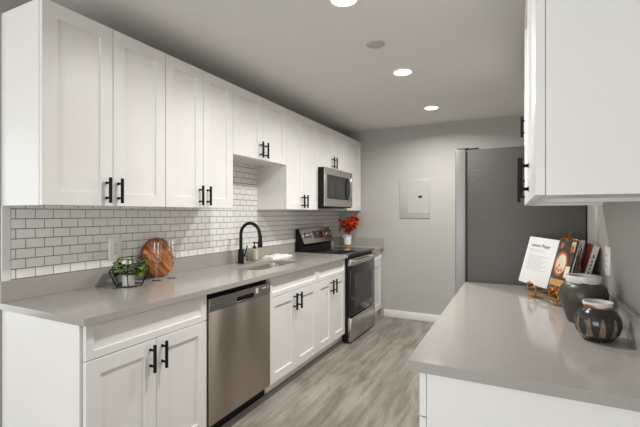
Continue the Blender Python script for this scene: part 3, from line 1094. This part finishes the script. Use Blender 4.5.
# ---------------------------------------------------------------- vase with flowers
VX, VY = 0.225, 3.745
va = thing('flower_vase', 'small white two-handled vase with a tan base in the far corner', 'vase', (VX, VY, CZ))
part(MB().lathe([(0.0444, CZ + 0.020), (0.0480, CZ + 0.055), (0.0488, CZ + 0.090), (0.0416, CZ + 0.118), (0.0344, CZ + 0.130), (0.0376, CZ + 0.145), (0.0400, CZ + 0.150), (0.0368, CZ + 0.150), (0.0320, CZ + 0.130), (0.0360, CZ + 0.10), (0.0360, CZ + 0.03), (0, CZ + 0.03)], 32, (VX, VY, 0)), 'body', M['potwhite'], va)
part(MB().lathe([(0, CZ), (0.0400, CZ), (0.0416, CZ + 0.003), (0.0444, CZ + 0.0198), (0, CZ + 0.0198)], 32, (VX, VY, 0)), 'base', M['cork'], va)
for sgn in (-1, 1):
    hpz = []
    for k in range(9):
        a = -PI / 2 + PI * k / 8
        ax = 0.037 + 0.018 * math.cos(a)
        hpz.append((VX + sgn * ax * 0.72, VY + sgn * ax * 0.69, CZ + 0.120 + 0.022 * math.sin(a)))
    part(MB().tube(hpz, 0.005, 8), 'handle', M['potwhite'], va)

random.seed(5)
heads = [(0.0, -0.03, 0.20), (-0.05, -0.05, 0.30), (0.03, -0.06, 0.32), (0.07, 0.01, 0.26), (-0.075, 0.0, 0.25), (0.0, 0.05, 0.34),
         (0.095, 0.05, 0.35), (-0.03, 0.06, 0.27), (-0.105, -0.06, 0.335), (0.055, -0.055, 0.225), (0.06, 0.02, 0.37), (0.11, -0.01, 0.29)]
for k, (dx, dy, dz) in enumerate(heads):
    lab = 'orange-red flower in the white vase in the far corner'
    t = thing('flower', lab, 'flower', (VX, VY, CZ + 0.035), 'orange-red flowers in the vase')
    # spread the heads across the view
    hx = VX + dx * 0.9 + 0.01
    hyy = VY + dy * 0.9
    hc = Vector((hx, hyy, CZ + 0.02 + dz * 0.94))
    a = 2 * PI * k / 12
    root = Vector((VX + 0.02 * math.cos(a), VY + 0.02 * math.sin(a), CZ + 0.036))
    neck = Vector((VX + 0.028 * math.cos(a) * 0.8 + dx * 0.1, VY + 0.028 * math.sin(a) * 0.8 + dy * 0.1, CZ + 0.150))
    part(MB().tube([root, neck, (neck * 0.35 + hc * 0.65) + Vector((0, 0, -0.004)), hc], 0.0018, 5), 'stem', M['stem'], t)
    pb = MB()
    rs = 0.056 if k != 8 else 0.036
    for q in range(22):
        b2 = q * 2.4
        el = 1.35 - 2.1 * q / 21
        dv = Vector((math.cos(b2) * math.cos(el), math.sin(b2) * math.cos(el), math.sin(el)))
        leaf(pb, hc - Vector((0, 0, 0.008)), dv, rs * random.uniform(0.8, 1.05), rs * 0.95, bend=0.1, fold=0.45)
    part(pb, 'bloom', M['petal'] if k % 3 else M['petalred'], t)

# ---------------------------------------------------------------- cookbook on its stand
phi, al = -1.063, 0.275
e3 = Vector((math.cos(phi), math.sin(phi), 0))
n3 = Vector((e3.y, -e3.x, 0))
if n3.y > 0:
    n3 = -n3
Zv = Vector((0, 0, 1))
upB = (Zv * math.cos(al) - n3 * math.sin(al)).normalized()
fwB = (n3 * math.cos(al) + Zv * math.sin(al)).normalized()
SP = Vector((2.327, 1.343, 0.950))
VL, VR = 0.20, 0.24
lD = (-e3 * math.cos(VL) + fwB * math.sin(VL)).normalized()
rD = (e3 * math.cos(VR) + fwB * math.sin(VR)).normalized()
lN = (lD.cross(upB)).normalized()
if lN.dot(fwB) < 0:
    lN = -lN
rN = (rD.cross(upB)).normalized()
if rN.dot(fwB) < 0:
    rN = -rN
BW, BH = 0.20, 0.256


def onpage(D, N, u, v, off=0.0):
    return SP + D * u + upB * v + N * off


bk = thing('cookbook', 'open cookbook propped on a gold stand, white recipe page and food photo', 'book', (SP.x, SP.y, SP.z))


def rect(D, N, u0, u1, v0, v1, off):
    return [onpage(D, N, u0, v0, off), onpage(D, N, u1, v0, off), onpage(D, N, u1, v1, off), onpage(D, N, u0, v1, off)]


part(MB().poly(rect(lD, lN, 0.001, BW, 0, BH, -0.009), 0.009, lN), 'left_pages', M['page'], bk, 'white printed pages')
rp = part(MB().poly(rect(rD, rN, 0.001, BW, 0, BH, -0.009), 0.009, rN), 'right_pages', M['photodark'], bk, 'page filled with a dark food photograph')
cvb = MB()
cvb.poly(rect(lD, lN, 0.001, BW + 0.004, -0.003, BH + 0.003, -0.0122), 0.003, lN)
cvb.poly(rect(rD, rN, 0.001, BW + 0.004, -0.003, BH + 0.003, -0.0122), 0.003, rN)
part(cvb, 'cover', M['bookgrey'], bk)


def ell(D, N, cu, cv_, ru, rv, off, n=26):
    return [onpage(D, N, cu + ru * math.cos(2 * PI * k / n), cv_ + rv * math.sin(2 * PI * k / n), off) for k in range(n)]


part(MB().poly(ell(rD, rN, 0.085, 0.138, 0.070, 0.062, 0.0002), 0.0004, rN), 'plate_picture', M['photoorange'], rp)
part(MB().poly(ell(rD, rN, 0.088, 0.138, 0.054, 0.049, 0.0007), 0.0003, rN), 'bowl_picture', M['photowhite'], rp)
for cu, cv_, r in ((0.06, 0.112, 0.011), (0.085, 0.103, 0.009), (0.075, 0.130, 0.008), (0.11, 0.108, 0.010), (0.17, 0.215, 0.020), (0.055, 0.232, 0.016), (0.045, 0.012, 0.009), (0.10, 0.014, 0.012), (0.14, 0.01, 0.010)):
    part(MB().poly(ell(rD, rN, cu, max(cv_, r + 0.001), r, r, 0.0011, 12), 0.0002, rN), 'garnish_picture', M['photoorange'], rp)
part(MB().poly(rect(rD, rN, 0.012, 0.186, 0.028, 0.060, 0.0002), 0.0004, rN), 'board_picture', M['phototan'], rp)
part(MB().poly(rect(rD, rN, 0.150, 0.198, 0.075, 0.130, 0.0002), 0.0004, rN), 'bread_picture', M['photowhite'], rp)
part(MB().poly(rect(rD, rN, 0.155, 0.197, 0.20, 0.25, 0.0001), 0.0004, rN), 'bread_picture', M['photowhite'], rp)

# printed recipe heading and lines
cu = bpy.data.curves.new('txt', 'FONT')
cu.body = 'Lemon Poppy'
cu.size = 0.030
cu.extrude = 0.0002
cu.shear = 0.2
cu.offset = 0.0002
tmp = bpy.data.objects.new('txt', cu)
COL.objects.link(tmp)
me = bpy.data.meshes.new_from_object(tmp.evaluated_get(bpy.context.evaluated_depsgraph_get()))
bpy.data.objects.remove(tmp)
xs = [v.co.x for v in me.vertices]
x0, x1 = min(xs), max(xs)
for v in me.vertices:
    u = (v.co.x - x0) / (x1 - x0) * 0.128
    p = onpage(lD, lN, 0.172 - u, 0.205 + v.co.y * 0.85, 0.0006 + v.co.z)
    v.co = p - SP
me.materials.append(M['ink'])
tt = bpy.data.objects.new('heading', me)
COL.objects.link(tt)
tt.parent = bk
ln_ = MB()
for k in range(13):
    vv = 0.188 - 0.0085 * k - (0.008 if k > 2 else 0)
    a, b_ = (0.180, 0.075) if k in (0, 1) else (0.172, 0.040 + 0.02 * ((k * 7) % 3))
    if k == 2:
        continue
    ln_.poly(rect(lD, lN, b_, a, vv, vv + 0.0022, 0.0003), 0.0002, lN)
part(ln_, 'text_lines', M['inkgrey'], bk)

st = thing('book_stand', 'gold scrollwork wire easel holding the open cookbook', 'book stand', (2.335, 1.33, CZ))
wire = MB()
rw = 0.0042
cen = Vector((2.330, 1.320, CZ)) + e3 * 0.094


def loc(a, f, z):
    """stand frame: a along the page line, f towards the reader, z above the counter"""
    return cen + e3 * a + n3 * f + Zv * z


feet = MB()
for a0 in (-0.086, 0.086):
    c = []
    for k in range(19):
        an = math.radians(200 + 340 * k / 18)
        c.append(loc(a0 + 0.034 * math.cos(an), 0.086, 0.0355 + 0.030 * math.sin(an)))
    part(MB().tube(c, rw, 8), 'foot_scroll', M['gold'], st, smooth=60)
    fl_ = MB()
    for q in range(5):
        b2 = PI / 2 + (q - 2) * 0.72
        leaf(fl_, loc(a0 - 0.004, 0.094, 0.052), e3 * math.cos(b2) + Zv * math.sin(b2), 0.032, 0.016, 0, 0.2)
    part(fl_, 'ornament', M['gold'], st)
bar = MB()
bar.tube([loc(-0.115, 0.086, 0.0285), loc(0.115, 0.086, 0.0285)], rw, 8)
bar.tube([loc(-0.10, -0.005, 0.0285), loc(0.10, -0.005, 0.0285)], rw, 8)
for a0 in (-0.085, 0.0, 0.085):
    bar.tube([loc(a0, -0.005, 0.0285), loc(a0, 0.088, 0.0285)], rw, 8)
part(bar, 'ledge', M['gold'], st)
bf = MB()


def bloc(a, s, off):
    return Vector((SP.x, SP.y, SP.z)) + e3 * (a + 0.10) + upB * s - fwB * (0.016 - off)


for a0 in (-0.085, 0.085):
    bf.tube([loc(a0, -0.005, 0.0285), bloc(a0, 0.0, -0.002), bloc(a0 * 0.8, 0.14, -0.002), bloc(a0 * 0.35 - 0.025, 0.235, -0.004)], rw, 8)
bf.tube([bloc(-0.083, 0.1, -0.002), bloc(0.083, 0.1, -0.002)], rw, 8)
part(bf, 'back_frame', M['gold'], st, smooth=60)
fn = MB()
TC = bloc(-0.042, 0.225, -0.004)
e_s = e3
for sgn in (-1, 1):
    c = []
    for k in range(15):
        an = math.radians(-30 + 250 * k / 14)
        c.append(TC + e_s * (sgn * 0.040 - sgn * 0.036 * math.cos(an)) * 1.0 + Zv * (0.025 + 0.022 * math.sin(an)))
    fn.tube(c, rw, 8)
leaf(fn, TC + Zv * 0.02, Zv * 1 + e3 * 0.15, 0.075, 0.022, 0, 0.3)
leaf(fn, TC + Zv * 0.02, Zv * 1 - e3 * 0.5, 0.04, 0.014, 0, 0.3)
leaf(fn, TC + Zv * 0.02, Zv * 1 + e3 * 0.7, 0.04, 0.014, 0, 0.3)
fn.tube([TC + Zv * 0.025, bloc(-0.03, 0.18, -0.004), bloc(0, 0.1, -0.002)], rw, 8)
part(fn, 'finial', M['gold'], st, smooth=60)
part(MB().tube([bloc(0, 0.17, -0.004), loc(0.0, -0.040, 0.0052)], rw, 8), 'back_leg', M['gold'], st)


def lean_book(xt, ang, thick, h, y0, dep, cover, edge, label):
    """book standing on its tail, leaning towards the right wall; xt = right top corner x at its spine"""
    # build upright with its right lower edge at the origin, then rotate about y
    zc = CZ + 0.0005
    xb = xt - h * math.sin(ang)
    m4 = Matrix.Translation((xb, y0, zc)) @ Matrix.Rotation(ang, 4, 'Y')
    t = thing('book', label, 'book', (xb - thick / 2, y0 + dep / 2, CZ), 'books leaning behind the jars')
    lift = thick * math.sin(ang)
    m4 = Matrix.Translation((0, 0, 0.0)) @ m4
    part(MB().box((-thick + 0.003, 0.004, 0.003), (-0.003, dep - 0.004, h - 0.003), mtx=m4), 'pages', M['page'], t)
    part(MB().box((-thick, 0, 0), (0, 0.003, h), 0.0008, mtx=m4), 'spine', M['bookgrey'], t)
    part(MB().box((-thick, 0.003, 0), (-thick + 0.0028, dep, h), 0.0006, mtx=m4), 'front_cover', cover, t)
    part(MB().box((-0.0028, 0.003, 0), (0, dep, h), 0.0006, mtx=m4), 'back_cover', edge, t)
    rn = random.Random(int(xt * 1000))
    mk = MB()
    z = 0.05
    while z < h - 0.04:
        l = rn.uniform(0.008, 0.02)
        mk.box((-thick * 0.62, -0.0004, z), (-thick * 0.38, 0.0002, z + l), mtx=m4)
        z += l + rn.uniform(0.004, 0.012)
    part(mk, 'spine_lettering', M['ink'], t)


lean_book(2.4680, math.radians(9.5), 0.023, 0.294, 1.345, 0.13, M['bookcream'], M['bookdark'], 'thin grey-spined book leaning next to the open cookbook, leftmost of three')
lean_book(2.4930, math.radians(11.0), 0.017, 0.292, 1.340, 0.15, M['bookdark'], M['bookdark'], 'thin grey-spined book leaning in the middle of three behind the jars')
lean_book(2.5330, math.radians(15), 0.024, 0.278, 1.215, 0.17, M['bookred'], M['bookyellow'], 'grey-spined book with red picture cover leaning on the right wall')

# ---------------------------------------------------------------- jars
JX, JY = 2.422, 0.853
jr = thing('stoneware_jar', 'large dark brown stoneware jar with a white glazed rim', 'jar', (JX, JY, CZ))
part(MB().lathe([(0, CZ), (0.052, CZ), (0.055, CZ + 0.004), (0.066, CZ + 0.038), (0.079, CZ + 0.080), (0.083, CZ + 0.108), (0.078, CZ + 0.132), (0.066, CZ + 0.149), (0.055, CZ + 0.157), (0.046, CZ + 0.157), (0.046, CZ + 0.03), (0, CZ + 0.02)], 44, (JX, JY, 0)), 'body', M['stone'], jr, smooth=60)
t = bmesh.new()
pr_ = [(0.0575, 0.152), (0.0590, 0.157), (0.0605, 0.176), (0.0585, 0.180), (0.049, 0.180), (0.047, 0.172), (0.045, 0.155)]
n = 56
rings = []
for i, (r, z) in enumerate(pr_):
    ring_ = []
    for j in range(n):
        a = 2 * PI * j / n
        dz = (0.004 * math.sin(3 * a + 0.6) + 0.0025 * math.sin(7 * a)) if i == 0 else 0
        ring_.append(t.verts.new((JX + r * math.cos(a), JY + r * math.sin(a), CZ + z + dz)))
    rings.append(ring_)
for a, b_ in zip(rings, rings[1:]):
    for j in range(n):
        q = (j + 1) % n
        t.faces.new((a[j], a[q], b_[q], b_[j]))
bmesh.ops.recalc_face_normals(t, faces=t.faces[:])
mb = MB()
mb._add(t)
part(mb, 'rim', M['glaze'], jr, 'white glazed rim', smooth=60)

KX, KY = 2.432, 0.617
kr = thing('small_pot', 'small round dark glazed pot with tan panels and a white rim, nearest the camera', 'pot', (KX, KY, CZ))
kp = [(0, CZ), (0.040, CZ), (0.044, CZ + 0.003), (0.059, CZ + 0.025), (0.067, CZ + 0.052), (0.064, CZ + 0.080), (0.050, CZ + 0.101), (0.037, CZ + 0.108), (0.035, CZ + 0.112), (0.030, CZ + 0.112), (0.030, CZ + 0.02), (0, CZ + 0.015)]
part(MB().lathe(kp, 44, (KX, KY, 0)), 'body', M['potdark'], kr, smooth=60)


def prof_r(z):
    for (ra, za), (rb, zb) in zip(kp[1:8], kp[2:9]):
        if za <= z <= zb:
            return ra + (rb - ra) * (z - za) / (zb - za)
    return 0.04


for k in range(11):
    a0 = 2 * PI * (k + 0.35) / 11
    t = bmesh.new()
    rows = []
    for i in range(9):
        s = i / 8
        z = CZ + 0.020 + 0.062 * s
        half = (0.13 * (1 - s) ** 0.7 + 0.03)
        rr_ = prof_r(z) + 0.0012
        rows.append([t.verts.new((KX + rr_ * math.cos(a0 + half * w), KY + rr_ * math.sin(a0 + half * w), z)) for w in (-1, -0.5, 0, 0.5, 1)])
    for a, b_ in zip(rows, rows[1:]):
        for j in range(4):
            t.faces.new((a[j], a[j + 1], b_[j + 1], b_[j]))
    mb = MB()
    mb._add(t)
    part(mb, 'painted_panel', M['potleaf'], kr, smooth=60)
t = bmesh.new()
rings = []
for i, (r, z) in enumerate([(0.0365, 0.106), (0.039, 0.109), (0.0440, 0.122), (0.0432, 0.127), (0.039, 0.127), (0.033, 0.114), (0.031, 0.110)]):
    ring_ = []
    for j in range(n):
        a = 2 * PI * j / n
        ring_.append(t.verts.new((KX + r * math.cos(a), KY + r * math.sin(a), CZ + z)))
    rings.append(ring_)
for a, b_ in zip(rings, rings[1:]):
    for j in range(n):
        q = (j + 1) % n
        t.faces.new((a[j], a[q], b_[q], b_[j]))
bmesh.ops.recalc_face_normals(t, faces=t.faces[:])
mb = MB()
mb._add(t)
rimo = part(mb, 'rim', M['glaze'], kr, 'flared white rim with brown drips', smooth=60)
t = bmesh.new()
lo_, hi_ = [], []
for j in range(n):
    a = 2 * PI * j / n
    top_ = 0.1130 + 0.0060 * max(0, math.sin(2 * a + 0.4)) + 0.002 * math.sin(5 * a)
    for z, L_ in ((0.1070, lo_), (top_, hi_)):
        r = 0.0368 + (z - 0.106) / 0.016 * 0.0072 + 0.0014
        L_.append(t.verts.new((KX + r * math.cos(a), KY + r * math.sin(a), CZ + z)))
for j in range(n):
    q = (j + 1) % n
    t.faces.new((lo_[j], lo_[q], hi_[q], hi_[j]))
mb = MB()
mb._add(t)
part(mb, 'drip_glaze', M['glazebrown'], rimo, smooth=60)
